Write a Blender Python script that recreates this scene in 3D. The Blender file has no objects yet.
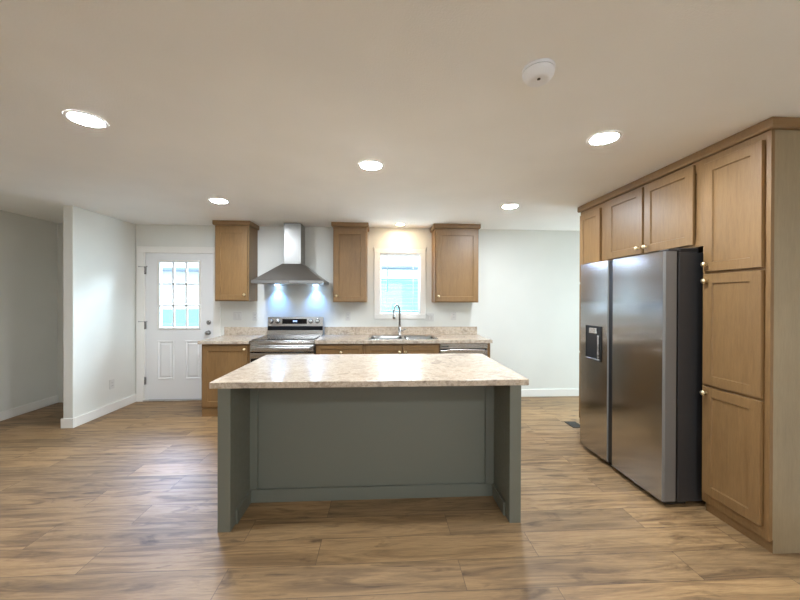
import bpy, bmesh, math, random
from mathutils import Vector, Matrix
random.seed(7)
SC = bpy.context.scene
COL = SC.collection

# ------------------------------------------------------------------ camera
CAM = dict(f=335.885, yaw=3.087, pitch=-0.188, roll=0.172, h=1.421)
cd = bpy.data.cameras.new('camera')
cam = bpy.data.objects.new('camera', cd)
COL.objects.link(cam)
cd.sensor_fit = 'HORIZONTAL'
cd.sensor_width = 36.0
cd.lens = 36.0 * CAM['f'] / 800.0
cd.clip_start = 0.02
_a, _b, _r = (math.radians(CAM[k]) for k in ('yaw', 'pitch', 'roll'))
_F = Vector((math.sin(_a) * math.cos(_b), math.cos(_a) * math.cos(_b), math.sin(_b)))
_R = Vector((math.cos(_a), -math.sin(_a), 0))
_U = _R.cross(_F)
_R2 = _R * math.cos(_r) + _U * math.sin(_r)
_U2 = -_R * math.sin(_r) + _U * math.cos(_r)
_m = Matrix((_R2, _U2, -_F)).transposed().to_4x4()
_m.translation = Vector((0, 0, CAM['h']))
cam.matrix_world = _m
SC.camera = cam

# ------------------------------------------------------------------ world, daylight, exposure
SC.view_settings.view_transform = 'Standard'
SC.view_settings.look = 'None'
SC.view_settings.gamma = 1.0
SC.view_settings.use_curve_mapping = False
SC.view_settings.exposure = 1.43
LAMP = 190.0                     # radiance of the recessed lamps
world = bpy.data.worlds.new('daylight')
SC.world = world
world.use_nodes = True
_bg = world.node_tree.nodes['Background']
_bg.inputs['Color'].default_value = (0.74, 0.88, 1.0, 1)
_bg.inputs['Strength'].default_value = 3.4
SC.cycles.use_denoising = True
SC.cycles.max_bounces = 10
SC.cycles.diffuse_bounces = 6
SC.cycles.glossy_bounces = 5
SC.cycles.transparent_max_bounces = 12
SC.cycles.sample_clamp_indirect = 8.0
SC.cycles.caustics_reflective = False
SC.cycles.caustics_refractive = False


def daylight(name, loc, target, sx, sy, power, color=(0.74, 0.88, 1.0)):
    """An area lamp standing in for sky light outside an opening."""
    l = bpy.data.lights.new(name, 'AREA')
    l.shape = 'RECTANGLE'
    l.size, l.size_y = sx, sy
    l.energy = power
    l.color = color
    o = bpy.data.objects.new(name, l)
    COL.objects.link(o)
    o.location = loc
    o.rotation_euler = (Vector(target) - Vector(loc)).to_track_quat('-Z', 'Y').to_euler()
    return o


daylight('door_daylight', (-0.9, 6.8, 3.7), (-2.8, 4.8, 1.46), 1.9, 2.2, 520, (0.62, 0.83, 1.0))
daylight('door_sheen_lamp', (-3.8, 7.2, 3.05), (-1.6, 3.0, 0.0), 3.6, 1.6, 420, (0.46, 0.62, 1.0))  # extra lamp added to throw a blue sheen on the floor
daylight('sink_window_daylight', (0.25, 6.4, 3.1), (0.25, 4.8, 1.6), 1.4, 1.0, 220)
daylight('patio_daylight', (5.6, 3.95, 2.0), (4.6, 3.95, 1.1), 0.6, 1.8, 90, (0.62, 0.86, 1.0))

# ------------------------------------------------------------------ dimensions
D = 4.796          # inner face of the back wall
C = 2.432           # ceiling
XR = 2.76          # wall behind the fridge
XH = -4.392        # far wall of the hall
XN = 4.6           # right wall of the dining nook
YREAR = -3.5

# ------------------------------------------------------------------ node helpers


def lin(r, g, b):
    f = lambda c: (c / 255 / 12.92) if c / 255 <= 0.04045 else ((c / 255 + 0.055) / 1.055) ** 2.4
    return (f(r), f(g), f(b), 1)


class NT:
    def __init__(self, name):
        self.m = bpy.data.materials.new(name)
        self.m.use_nodes = True
        self.t = self.m.node_tree
        self.p = self.t.nodes['Principled BSDF']
        self.out = self.t.nodes['Material Output']

    def n(self, kind, **kw):
        nd = self.t.nodes.new(kind)
        for k, v in kw.items():
            if k in nd.inputs:
                nd.inputs[k].default_value = v
            else:
                setattr(nd, k, v)
        return nd

    def l(self, a, b):
        self.t.links.new(a, b)

    def coords(self, scale=(1, 1, 1), loc=(0, 0, 0)):
        tc = self.n('ShaderNodeTexCoord')
        mp = self.n('ShaderNodeMapping')
        mp.inputs['Scale'].default_value = scale
        mp.inputs['Location'].default_value = loc
        self.l(tc.outputs['Object'], mp.inputs['Vector'])
        return mp.outputs['Vector']

    def noise(self, vec, scale, detail=4, rough=0.55, dist=0.0):
        nd = self.n('ShaderNodeTexNoise')
        nd.inputs['Scale'].default_value = scale
        nd.inputs['Detail'].default_value = detail
        nd.inputs['Roughness'].default_value = rough
        nd.inputs['Distortion'].default_value = dist
        self.l(vec, nd.inputs['Vector'])
        return nd.outputs['Fac']

    def ramp(self, fac, stops):
        r = self.n('ShaderNodeValToRGB')
        els = r.color_ramp.elements
        while len(els) < len(stops):
            els.new(0.5)
        for e, (p, c) in zip(els, stops):
            e.position = p
            e.color = c
        self.l(fac, r.inputs['Fac'])
        return r.outputs['Color']

    def mix(self, a, b, fac, mode='MIX'):
        m = self.n('ShaderNodeMix', data_type='RGBA', blend_type=mode)
        for sock, v in ((m.inputs[0], fac), (m.inputs[6], a), (m.inputs[7], b)):
            if isinstance(v, (int, float)):
                sock.default_value = v
            elif isinstance(v, tuple):
                sock.default_value = v
            else:
                self.l(v, sock)
        return m.outputs[2]

    def bump(self, h, strength, dist):
        b = self.n('ShaderNodeBump')
        b.inputs['Strength'].default_value = strength
        b.inputs['Distance'].default_value = dist
        self.l(h, b.inputs['Height'])
        self.l(b.outputs['Normal'], self.p.inputs['Normal'])

    def set(self, **kw):
        for k, v in kw.items():
            self.p.inputs[k.replace('_', ' ')].default_value = v
        return self


def plain(name, col, rough=0.5, metal=0.0, **kw):
    n = NT(name)
    n.set(Base_Color=col, Roughness=rough, Metallic=metal)
    v = n.coords((1, 1, 1))
    f = n.noise(v, 35, 2)
    n.l(n.ramp(f, [(0.3, (max(rough - 0.04, 0.0),) * 3 + (1,)), (0.7, (rough + 0.04,) * 3 + (1,))]), n.p.inputs['Roughness'])
    for k, x in kw.items():
        n.p.inputs[k.replace('_', ' ')].default_value = x
    return n.m


def painted_wall(name, col, tex=1.0, rough=0.5):
    n = NT(name)
    v = n.coords()
    f = n.noise(v, 2.0, 2)
    c2 = tuple(x * 0.97 for x in col[:3]) + (1,)
    n.l(n.ramp(f, [(0.35, c2), (0.65, col)]), n.p.inputs['Base Color'])
    n.set(Roughness=rough)
    n.bump(n.noise(v, 130, 3, 0.6), 0.16 * tex, 0.004)
    return n.m


def cabinet_wood(name, light, dark, horizontal=False):
    n = NT(name)
    sc = (6, 6, 0.55) if not horizontal else (0.55, 6, 6)
    v = n.coords(sc)
    g1 = n.noise(v, 9, 6, 0.62, 0.6)
    fine = n.noise(n.coords((70, 70, 3) if not horizontal else (3, 70, 70)), 5, 3, 0.7)
    blot = n.noise(n.coords((1.4, 1.4, 0.7)), 2.2, 3)
    c = n.ramp(g1, [(0.28, dark), (0.72, light)])
    c = n.mix(c, n.ramp(fine, [(0.3, tuple(x * 0.72 for x in dark[:3]) + (1,)), (0.62, light)]), 0.30)
    c = n.mix(c, n.ramp(blot, [(0.3, (0.86, 0.85, 0.84, 1)), (0.7, (1.06, 1.05, 1.04, 1))]), 1.0, 'MULTIPLY')
    n.l(c, n.p.inputs['Base Color'])
    n.set(Roughness=0.42)
    n.bump(fine, 0.08, 0.002)
    return n.m


def laminate(name):
    n = NT(name)
    v = n.coords((1, 1.5, 1))
    a = n.noise(v, 9, 7, 0.62, 1.6)
    b = n.noise(n.coords((1.2, 2.2, 1.2), (3, 1, 2)), 26, 5, 0.65, 1.2)
    s = n.noise(n.coords(), 140, 2, 0.5)
    c = n.ramp(a, [(0.30, lin(160, 144, 130)), (0.44, lin(190, 174, 156)), (0.56, lin(206, 190, 170)), (0.72, lin(178, 162, 146))])
    veins = n.ramp(b, [(0.40, (0.74, 0.70, 0.67, 1)), (0.50, (1, 1, 1, 1)), (0.60, (1, 1, 1, 1)), (0.70, (0.86, 0.83, 0.80, 1))])
    c = n.mix(c, veins, 0.85, 'MULTIPLY')
    c = n.mix(c, n.ramp(s, [(0.35, (0.88, 0.87, 0.86, 1)), (0.6, (1.03, 1.03, 1.03, 1))]), 0.7, 'MULTIPLY')
    n.l(c, n.p.inputs['Base Color'])
    n.set(Roughness=0.15)
    return n.m


def plank_floor(name):
    n = NT(name)
    v = n.coords((1, 1, 1), (0.35, -0.052, 0))
    br = n.n('ShaderNodeTexBrick')
    br.offset = 0.37
    br.offset_frequency = 2
    br.squash = 1.0
    for k, x in (('Scale', 1.0), ('Mortar Size', 0.0014), ('Mortar Smooth', 0.3), ('Bias', 0.0), ('Brick Width', 1.22), ('Row Height', 0.195)):
        br.inputs[k].default_value = x
    br.inputs['Color1'].default_value = (0, 0, 0, 1)
    br.inputs['Color2'].default_value = (1, 1, 1, 1)
    br.inputs['Mortar'].default_value = (0.5, 0.5, 0.5, 1)
    n.l(v, br.inputs['Vector'])
    rnd = br.outputs['Color']
    # every plank shows its own stretch of grain
    off = n.n('ShaderNodeVectorMath', operation='MULTIPLY')
    n.l(rnd, off.inputs[0])
    off.inputs[1].default_value = (7.3, 13.1, 5.7)
    add = n.n('ShaderNodeVectorMath', operation='ADD')
    n.l(v, add.inputs[0])
    n.l(off.outputs[0], add.inputs[1])

    def st(sx, sy):
        m = n.n('ShaderNodeMapping')
        m.inputs['Scale'].default_value = (sx, sy, 1)
        n.l(add.outputs[0], m.inputs['Vector'])
        return m.outputs['Vector']
    grain = n.noise(st(0.7, 8), 2.2, 8, 0.66, 0.7)
    fine = n.noise(st(5, 90), 2.0, 4, 0.7)
    knot = n.noise(st(1.5, 5.5), 2.0, 4, 0.55, 1.2)
    c = n.ramp(grain, [(0.28, lin(92, 69, 45)), (0.44, lin(135, 106, 72)), (0.58, lin(162, 130, 91)), (0.76, lin(130, 101, 69))])
    c = n.mix(c, n.ramp(rnd, [(0.0, (0.74, 0.74, 0.75, 1)), (1.0, (1.14, 1.12, 1.09, 1))]), 1.0, 'MULTIPLY')
    c = n.mix(c, n.ramp(fine, [(0.30, (0.72, 0.70, 0.68, 1)), (0.60, (1.05, 1.05, 1.05, 1))]), 0.65, 'MULTIPLY')
    c = n.mix(c, n.ramp(knot, [(0.29, (0.40, 0.36, 0.32, 1)), (0.43, (1, 1, 1, 1))]), 0.85, 'MULTIPLY')
    c = n.mix(c, lin(70, 52, 38), n.mix((0, 0, 0, 1), (1, 1, 1, 1), br.outputs['Fac']))
    n.l(c, n.p.inputs['Base Color'])
    n.l(n.ramp(grain, [(0.3, (0.54,) * 3 + (1,)), (0.7, (0.44,) * 3 + (1,))]), n.p.inputs['Roughness'])
    n.set(Specular_IOR_Level=0.6)
    n.bump(fine, 0.07, 0.002)
    return n.m


def brushed(name, col, rough, aniso_axis='Z', amount=0.03, aniso=0.0, rot=0.0):
    n = NT(name)
    n.set(Base_Color=col, Metallic=1.0)
    if aniso:
        tg = n.n('ShaderNodeTangent', direction_type='RADIAL', axis='Z')
        n.l(tg.outputs[0], n.p.inputs['Tangent'])
        n.set(Anisotropic=aniso, Anisotropic_Rotation=rot)
    sc = (160, 160, 1.5) if aniso_axis == 'Z' else (1.5, 1.5, 220)
    f = n.noise(n.coords(sc), 2.0, 3, 0.6)
    n.l(n.ramp(f, [(0.3, (rough - amount,) * 3 + (1,)), (0.7, (rough + amount,) * 3 + (1,))]), n.p.inputs['Roughness'])
    n.bump(f, 0.02, 0.0006)
    return n.m


def thin_glass(name, tint=(1, 1, 1, 1)):
    n = NT(name)
    n.t.nodes.remove(n.p)
    tr = n.n('ShaderNodeBsdfTransparent')
    tr.inputs['Color'].default_value = tint
    gl = n.n('ShaderNodeBsdfGlossy')
    gl.inputs['Roughness'].default_value = 0.02
    fr = n.n('ShaderNodeFresnel')
    fr.inputs['IOR'].default_value = 1.35
    mx = n.n('ShaderNodeMixShader')
    n.l(fr.outputs[0], mx.inputs[0])
    n.l(tr.outputs[0], mx.inputs[1])
    n.l(gl.outputs[0], mx.inputs[2])
    n.l(mx.outputs[0], n.out.inputs['Surface'])
    return n.m


def glow(name, col, strength):
    n = NT(name)
    n.set(Base_Color=(0.9, 0.9, 0.9, 1), Roughness=0.4, Emission_Color=col, Emission_Strength=strength)
    return n.m


def siding(name, col):
    n = NT(name)
    tc = n.n('ShaderNodeTexCoord')
    sep = n.n('ShaderNodeSeparateXYZ')
    n.l(tc.outputs['Object'], sep.inputs[0])
    f = n.noise(n.coords((0.3, 1, 6)), 3, 3)
    n.l(n.ramp(f, [(0.3, tuple(x * 0.93 for x in col[:3]) + (1,)), (0.7, col)]), n.p.inputs['Base Color'])
    n.set(Roughness=0.6)
    return n.m


M = {}
M['wall'] = painted_wall('wall_paint', lin(225, 224, 217))
M['ceiling'] = painted_wall('ceiling_paint', lin(250, 249, 246), 2.2, 0.75)
M['trim'] = plain('white_trim_paint', lin(236, 233, 227), 0.35)
M['door'] = plain('white_door_paint', lin(232, 231, 230), 0.38)
M['floor'] = plank_floor('oak_plank_floor')
M['wood'] = cabinet_wood('maple_cabinet', lin(148, 114, 73), lin(126, 95, 58))
M['wood_h'] = cabinet_wood('maple_cabinet_rail', lin(150, 117, 77), lin(130, 98, 62), True)
M['side'] = cabinet_wood('maple_side_laminate', lin(164, 145, 115), lin(150, 131, 102))
M['island'] = plain('sage_grey_paint', lin(110, 110, 98), 0.45)
M['laminate'] = laminate('stone_laminate')
M['steel'] = brushed('brushed_steel', (0.60, 0.585, 0.565, 1), 0.26, 'X')
M['hood'] = brushed('hood_steel', (0.36, 0.35, 0.335, 1), 0.36, 'Z')
M['fridge'] = brushed('fridge_steel', (0.47, 0.465, 0.46, 1), 0.19, 'X', 0.02, 0.9, 0.0)
M['door_edge'] = plain('grey_door_edge', lin(128, 125, 122), 0.38, 0.4)
M['fridge_side'] = plain('dark_grey_fridge_case', lin(62, 60, 60), 0.45, 0.3)
M['black'] = plain('black_plastic', lin(20, 20, 21), 0.35)
M['matt_black'] = plain('matt_black_finish', lin(14, 14, 15), 0.7, 0.0, Specular_IOR_Level=0.15)  # for the oven door gap and the painted shade on the backguard
M['black_glass'] = plain('black_glass', lin(12, 12, 14), 0.06)
M['cooktop'] = plain('ceramic_cooktop', lin(26, 25, 25), 0.10, 0.0, Specular_IOR_Level=0.22)
M['ring'] = plain('burner_ring_print', lin(66, 64, 62), 0.2)
M['brass'] = plain('satin_brass', (0.92, 0.76, 0.48, 1), 0.33, 1.0)
M['nickel'] = plain('satin_nickel', (0.36, 0.345, 0.33, 1), 0.28, 1.0)
M['sink'] = brushed('sink_steel', (0.30, 0.295, 0.29, 1), 0.22, 'X')
M['plate'] = plain('white_plastic_plate', lin(212, 210, 205), 0.4)
M['slot'] = plain('dark_slot', lin(60, 58, 55), 0.6)
M['glass'] = thin_glass('window_glass')
M['lamp'] = glow('lamp_lens', (0.82, 0.91, 1.0, 1), LAMP)
M['sinklamp'] = glow('warm_lamp_lens', (1.0, 0.76, 0.46, 1), LAMP * 0.45)
M['hoodlamp'] = glow('hood_led_lens', (0.42, 0.68, 1.0, 1), 12)
M['display'] = glow('blue_clock_display', (0.15, 0.35, 1.0, 1), 0.7)
M['detector'] = plain('white_detector_plastic', lin(244, 245, 248), 0.45)
M['blind'] = plain('white_blind', lin(238, 238, 236), 0.5)
M['siding'] = siding('pale_blue_siding', lin(84, 150, 160))
M['siding_white'] = siding('white_siding', lin(165, 173, 177))
M['gutter'] = plain('grey_gutter', lin(70, 84, 96), 0.5)
M['roof'] = plain('grey_shingle', lin(120, 120, 120), 0.9)
M['ground'] = plain('pale_gravel', lin(168, 166, 160), 0.95)
M['car'] = plain('white_car_paint', lin(160, 168, 170), 0.25)
M['car_glass'] = plain('teal_car_glass', lin(60, 138, 144), 0.12)
M['tyre'] = plain('black_tyre', lin(25, 25, 26), 0.8)
M['register'] = plain('bronze_register', lin(62, 54, 46), 0.5, 0.4)

# ------------------------------------------------------------------ mesh helpers


class MB:
    """Collects shapes in world coordinates, then links them as ONE mesh object."""

    def __init__(self):
        self.bm = bmesh.new()

    def _add(self, verts, faces, bevel=0.0, seg=2):
        vs = [self.bm.verts.new(v) for v in verts]
        fs = []
        for f in faces:
            try:
                fs.append(self.bm.faces.new([vs[i] for i in f]))
            except ValueError:
                pass
        if bevel > 0:
            es = list({e for f in fs for e in f.edges})
            bmesh.ops.bevel(self.bm, geom=es, offset=bevel, segments=seg, profile=0.5, affect='EDGES', clamp_overlap=True)
        return vs

    def box(self, x0, x1, y0, y1, z0, z1, bevel=0.0, seg=2):
        v = [(x0, y0, z0), (x1, y0, z0), (x1, y1, z0), (x0, y1, z0), (x0, y0, z1), (x1, y0, z1), (x1, y1, z1), (x0, y1, z1)]
        f = [(0, 3, 2, 1), (4, 5, 6, 7), (0, 1, 5, 4), (1, 2, 6, 5), (2, 3, 7, 6), (3, 0, 4, 7)]
        self._add(v, f, bevel, seg)
        return self

    def loft(self, loops, cap=True, smooth=False):
        """loops: lists of equal-length point rings, joined in order."""
        rings = [[self.bm.verts.new(p) for p in lp] for lp in loops]
        n = len(rings[0])
        for a, b in zip(rings, rings[1:]):
            for i in range(n):
                j = (i + 1) % n
                f = self.bm.faces.new((a[i], a[j], b[j], b[i]))
                f.smooth = smooth
        if cap:
            self.bm.faces.new(list(reversed(rings[0])))
            self.bm.faces.new(rings[-1])
        return self

    def lathe(self, center, axis, profile, n=24, smooth=True, cap=True):
        """profile: (radius, distance along axis) pairs."""
        ax = Vector(axis).normalized()
        u = ax.orthogonal().normalized()
        w = ax.cross(u)
        c = Vector(center)
        loops = [[c + ax * h + (u * math.cos(2 * math.pi * i / n) + w * math.sin(2 * math.pi * i / n)) * max(r, 1e-4) for i in range(n)] for r, h in profile]
        return self.loft(loops, cap, smooth)

    def tube(self, pts, radius, n=12):
        pts = [Vector(p) for p in pts]
        rad = radius if isinstance(radius, (list, tuple)) else [radius] * len(pts)
        up = None
        loops = []
        for i, p in enumerate(pts):
            d = ((pts[min(i + 1, len(pts) - 1)] - p).normalized() + (p - pts[max(i - 1, 0)]).normalized()).normalized()
            if up is None:
                up = d.orthogonal().normalized()
            up = (up - d * up.dot(d)).normalized()
            w = d.cross(up)
            loops.append([p + (up * math.cos(2 * math.pi * k / n) + w * math.sin(2 * math.pi * k / n)) * rad[i] for k in range(n)])
        return self.loft(loops, True, True)

    def shaker(self, o, U, V, N, w, h, t=0.02, stile=0.062, rec=0.009, rail=None):
        """A flat panel door: a frame round a recessed panel. o: lower corner at the back face."""
        o, U, V, N = Vector(o), Vector(U), Vector(V), Vector(N)
        rail = rail or stile
        P = lambda a, b, c: o + U * a + V * b + N * c

        def ring(ins_u, ins_v, c):
            return [P(ins_u, ins_v, c), P(w - ins_u, ins_v, c), P(w - ins_u, h - ins_v, c), P(ins_u, h - ins_v, c)]
        e = 0.002
        self.loft([ring(0, 0, 0), ring(0, 0, t - e), ring(e, e, t), ring(stile, rail, t),
                   ring(stile + 0.004, rail + 0.004, t - rec), ], True)
        return self

    def build(self, name, mat, parent=None, origin=None):
        me = bpy.data.meshes.new(name)
        bmesh.ops.recalc_face_normals(self.bm, faces=self.bm.faces)
        og = Vector(origin) if origin else (Vector(parent['_o']) if parent and '_o' in parent else Vector((0, 0, 0)))
        bmesh.ops.translate(self.bm, verts=self.bm.verts, vec=-og)
        self.bm.to_mesh(me)
        self.bm.free()
        me.materials.append(mat)
        ob = bpy.data.objects.new(name, me)
        COL.objects.link(ob)
        if parent:
            ob.parent = parent
            ob['_o'] = tuple(og)
        else:
            ob.location = og
            ob['_o'] = tuple(og)
        return ob


def tag(o, label, cat, group=None):
    o['label'] = label
    o['category'] = cat
    if group:
        o['group'] = group
    return o


def thing(name, label, cat, loc, group=None):
    o = bpy.data.objects.new(name, None)
    o.empty_display_size = 0.1
    COL.objects.link(o)
    o.location = loc
    o['_o'] = tuple(loc)
    return tag(o, label, cat, group)


def structure(o, label=None, cat=None):
    o['kind'] = 'structure'
    if label:
        tag(o, label, cat)
    return o


X3, Y3, Z3 = Vector((1, 0, 0)), Vector((0, 1, 0)), Vector((0, 0, 1))

# ------------------------------------------------------------------ room shell
WT = 0.12
DX0, DX1, DZ = -3.262, -2.318, 2.055       # door opening
WX0, WX1, WZ0, WZ1 = -0.033, 0.552, 1.20, 2.08   # window opening

structure(MB().box(XH - WT, XN + WT, YREAR - WT, D + WT, -0.08, 0.0).build('floor', M['floor']),
          'brown oak plank floor running side to side', 'floor')
structure(MB().box(XH - WT, XN + WT, YREAR - WT, D + 0.35, C, C + 0.1).build('ceiling', M['ceiling']),
          'off white textured flat ceiling', 'ceiling')
b = MB()
xs = XH - WT
b.box(xs, DX0, D, D + WT, 0, C)
b.box(DX0, DX1, D, D + WT, DZ, C)
b.box(DX1, WX0, D, D + WT, 0, C)
b.box(WX0, WX1, D, D + WT, 0, WZ0)
b.box(WX0, WX1, D, D + WT, WZ1, C)
b.box(WX1, XN + WT, D, D + WT, 0, C)
structure(b.build('wall_back', M['wall']), 'off white back wall behind the kitchen counter', 'wall')
structure(MB().box(-3.475, -3.371, 3.858, D, 0, C, 0.006).build('wall_left', M['wall']),
          'short white partition wall left of the back door', 'wall')
structure(MB().box(XH - WT, XH, YREAR - WT, D, 0, C).build('wall_hall', M['wall']), 'shaded far left wall of the hall', 'wall')
structure(MB().box(XR, XR + WT, YREAR, 3.565, 0, C).build('wall_right', M['wall']), 'off white wall behind the fridge', 'wall')
# dining nook, right of the kitchen
b = MB()
b.box(XR + WT, XN + WT, 3.2, 3.32, 0, C)
structure(b.build('wall_nook_front', M['wall']), 'front wall of the dining nook', 'wall')
b = MB()
NY0, NY1, NZ1 = 3.75, 4.35, 2.05
b.box(XN, XN + WT, 3.32, NY0, 0, C)
b.box(XN, XN + WT, NY1, D, 0, C)
b.box(XN, XN + WT, NY0, NY1, NZ1, C)
structure(b.build('wall_nook_right', M['wall']), 'right wall of the dining nook with its glazed door', 'wall')
b = MB()
RX0, RX1, RZ0, RZ1 = -0.6, 0.8, 0.9, 2.05  # unseen opening added behind the camera to let daylight in
b.box(XH, RX0, YREAR - WT, YREAR, 0, C)
b.box(RX1, XR + WT, YREAR - WT, YREAR, 0, C)
b.box(RX0, RX1, YREAR - WT, YREAR, 0, RZ0)
b.box(RX0, RX1, YREAR - WT, YREAR, RZ1, C)
structure(b.build('wall_rear', M['wall']), 'off white rear wall with an added daylight opening', 'wall')

# baseboards
BBH, BBT = 0.105, 0.014


def baseboard(name, x0, x1, y0, y1, label):
    structure(MB().box(x0, x1, y0, y1, 0, BBH, 0.003).build(name, M['trim']), label, 'baseboard')


b = MB()
b.box(-3.371, -3.371 + BBT, 3.8585, D, 0, BBH, 0.003)
b.box(-3.475 - BBT, -3.371 + BBT, 3.858 - BBT, 3.858, 0, BBH, 0.003)
structure(b.build('baseboard_left', M['trim']), 'white baseboard round the end of the partition wall', 'baseboard')
baseboard('baseboard_hall', XH, XH + BBT, YREAR, D, 'white baseboard along the shaded hall wall')
baseboard('baseboard_back', 1.40, XN, D - BBT, D, 'white baseboard on the back wall right of the counter')
baseboard('baseboard_right', XR - BBT, XR, YREAR, 1.70, 'white baseboard on the right wall')

# ------------------------------------------------------------------ back door
b = MB()
cw = 0.09
b.box(-3.352, -3.262 + 0.012, D - 0.018, D, 0, DZ + 0.075, 0.004)
b.box(DX1 - 0.012, -2.238, D - 0.018, D, 0, DZ + 0.075, 0.004)
b.box(-3.352, -2.238, D - 0.020, D, DZ - 0.012, DZ + 0.075, 0.004)
b.box(DX0, DX0 + 0.012, D, D + WT, 0, DZ)
b.box(DX1 - 0.012, DX1, D, D + WT, 0, DZ)
b.box(DX0, DX1, D, D + WT, 2.0405, DZ)
structure(b.build('trim_1', M['trim']), 'white casing round the back door', 'trim')
structure(MB().box(DX0, DX1, D - 0.03, D + WT, 0.0, 0.022, 0.006).build('trim_2', M['steel']), 'metal threshold under the back door', 'trim')

dr = thing('door_1', 'white back door with nine glass panes', 'door', ((DX0 + DX1) / 2, D + 0.03, 0.024))
dr['kind'] = 'structure'
LX0, LX1, LZ0, LZ1 = -3.085, -2.505, 0.99, 1.945     # lite frame, outer
dx0, dx1 = -3.247, -2.333
y0, y1 = D + 0.006, D + 0.05
b = MB()
b.box(dx0, LX0 + 0.02, y0, y1, 0.026, 2.04)
b.box(LX1 - 0.02, dx1, y0, y1, 0.026, 2.04)
b.box(LX0 + 0.02, LX1 - 0.02, y0, y1, 0.026, LZ0 + 0.02)
b.box(LX0 + 0.02, LX1 - 0.02, y0, y1, LZ1 - 0.02, 2.04)
leaf = b.build('door_leaf', M['door'], dr)
for px0, px1 in ((-3.085, -2.865), (-2.715, -2.495)):
    b = MB()
    z0, z1 = 0.30, 0.835
    R = lambda i, d: [(px0 + i, y0 - d, z0 + i), (px1 - i, y0 - d, z0 + i), (px1 - i, y0 - d, z1 - i), (px0 + i, y0 - d, z1 - i)]
    b.loft([R(0, -0.001), R(0.004, 0.009), R(0.014, 0.010), R(0.026, 0.001), R(0.036, 0.001), R(0.052, 0.008)], True)
    b.build('raised_panel', M['door'], leaf)
b = MB()
fw = 0.028
yf0, yf1 = D - 0.010, D + 0.056
b.box(LX0, LX0 + fw, yf0, yf1, LZ0, LZ1, 0.006)
b.box(LX1 - fw, LX1, yf0, yf1, LZ0, LZ1, 0.006)
b.box(LX0 + fw, LX1 - fw, yf0, yf1, LZ0, LZ0 + fw, 0.006)
b.box(LX0 + fw, LX1 - fw, yf0, yf1, LZ1 - fw, LZ1, 0.006)
for k in (1, 2):
    xm = LX0 + fw + (LX1 - LX0 - 2 * fw) * k / 3
    zm = LZ0 + fw + (LZ1 - LZ0 - 2 * fw) * k / 3
    b.box(xm - 0.011, xm + 0.011, D + 0.006, D + 0.034, LZ0 + fw, LZ1 - fw, 0.003)
    b.box(LX0 + fw, LX1 - fw, D + 0.006, D + 0.034, zm - 0.011, zm + 0.011, 0.003)
b.build('glazing_frame', M['trim'], dr)
MB().box(LX0 + 0.02, LX1 - 0.02, D + 0.018, D + 0.023, LZ0 + 0.02, LZ1 - 0.02).build('window_pane', M['glass'], dr)
for z, stop in ((1.80, True), (1.05, True), (0.285, False)):
    b = MB()
    b.box(-3.262, -3.232, D - 0.006, D + 0.004, z - 0.05, z + 0.05)
    b.tube([(-3.249, D - 0.010, z - 0.052), (-3.249, D - 0.010, z + 0.056)], 0.0075)
    hg = b.build('hinge', M['nickel'], dr)
    if stop:
        b = MB()
        b.tube([(-3.249, D - 0.012, z + 0.05), (-3.200, D - 0.045, z + 0.05)], 0.004, 8)
        b.tube([(-3.249, D - 0.012, z + 0.05), (-3.300, D - 0.040, z + 0.05)], 0.004, 8)
        b.lathe((-3.200, D - 0.045, z + 0.05), (0.83, -0.55, 0), [(0.007, 0), (0.007, 0.010)], 10)
        b.lathe((-3.300, D - 0.040, z + 0.05), (-0.83, -0.55, 0), [(0.007, 0), (0.007, 0.010)], 10)
        b.build('door_stop', M['nickel'], hg)
kx = -2.400
MB().lathe((kx, D + 0.006, 0.945), (0, -1, 0), [(0.032, 0), (0.032, 0.006), (0.014, 0.012), (0.012, 0.030), (0.026, 0.040), (0.029, 0.052), (0.024, 0.064), (0.005, 0.069)]).build('door_knob', M['nickel'], dr)
MB().lathe((kx, D + 0.006, 1.085), (0, -1, 0), [(0.031, 0), (0.030, 0.010), (0.022, 0.014), (0.020, 0.018)]).box(kx - 0.004, kx + 0.004, D - 0.026, D - 0.010, 1.070, 1.100, 0.002).build('deadbolt', M['nickel'], dr)

# ------------------------------------------------------------------ sink window
wn = thing('window_1', 'white framed window above the sink', 'window', ((WX0 + WX1) / 2, D, WZ0))
wn['kind'] = 'structure'
b = MB()
ty0 = D - 0.018
b.box(-0.108, WX0 + 0.006, ty0, D, 1.14, 2.125, 0.003)
b.box(WX1 - 0.006, 0.622, ty0, D, 1.14, 2.125, 0.003)
b.box(-0.108, 0.622, ty0 - 0.002, D, WZ1 - 0.006, 2.130, 0.003)
b.box(-0.108, 0.622, ty0 - 0.002, D, 1.135, WZ0 + 0.006, 0.003)
for xx in (WX0, WX1 - 0.008):
    b.box(xx, xx + 0.008, D, D + WT - 0.01, WZ0, WZ1)
b.box(WX0, WX1, D, D + WT - 0.01, WZ0, WZ0 + 0.008)
b.box(WX0, WX1, D, D + WT - 0.01, WZ1 - 0.008, WZ1)
b.build('window_casing', M['trim'], wn)
b = MB()
f2 = 0.020
ya, yb = D + 0.075, D + 0.112
b.box(WX0 + 0.008, WX0 + f2, ya, yb, WZ0 + 0.008, WZ1 - 0.008, 0.003)
b.box(WX1 - f2, WX1 - 0.008, ya, yb, WZ0 + 0.008, WZ1 - 0.008, 0.003)
b.box(WX0 + f2, WX1 - f2, ya, yb, WZ0 + 0.008, WZ0 + f2, 0.003)
b.box(WX0 + f2, WX1 - f2, ya, yb, WZ1 - f2, WZ1 - 0.008, 0.003)
b.build('window_sash', M['trim'], wn)
MB().box(WX0 + f2 - 0.01, WX1 - f2 + 0.01, D + 0.09, D + 0.095, WZ0 + f2 - 0.01, WZ1 - f2 + 0.01).build('window_pane', M['glass'], wn)

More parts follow.
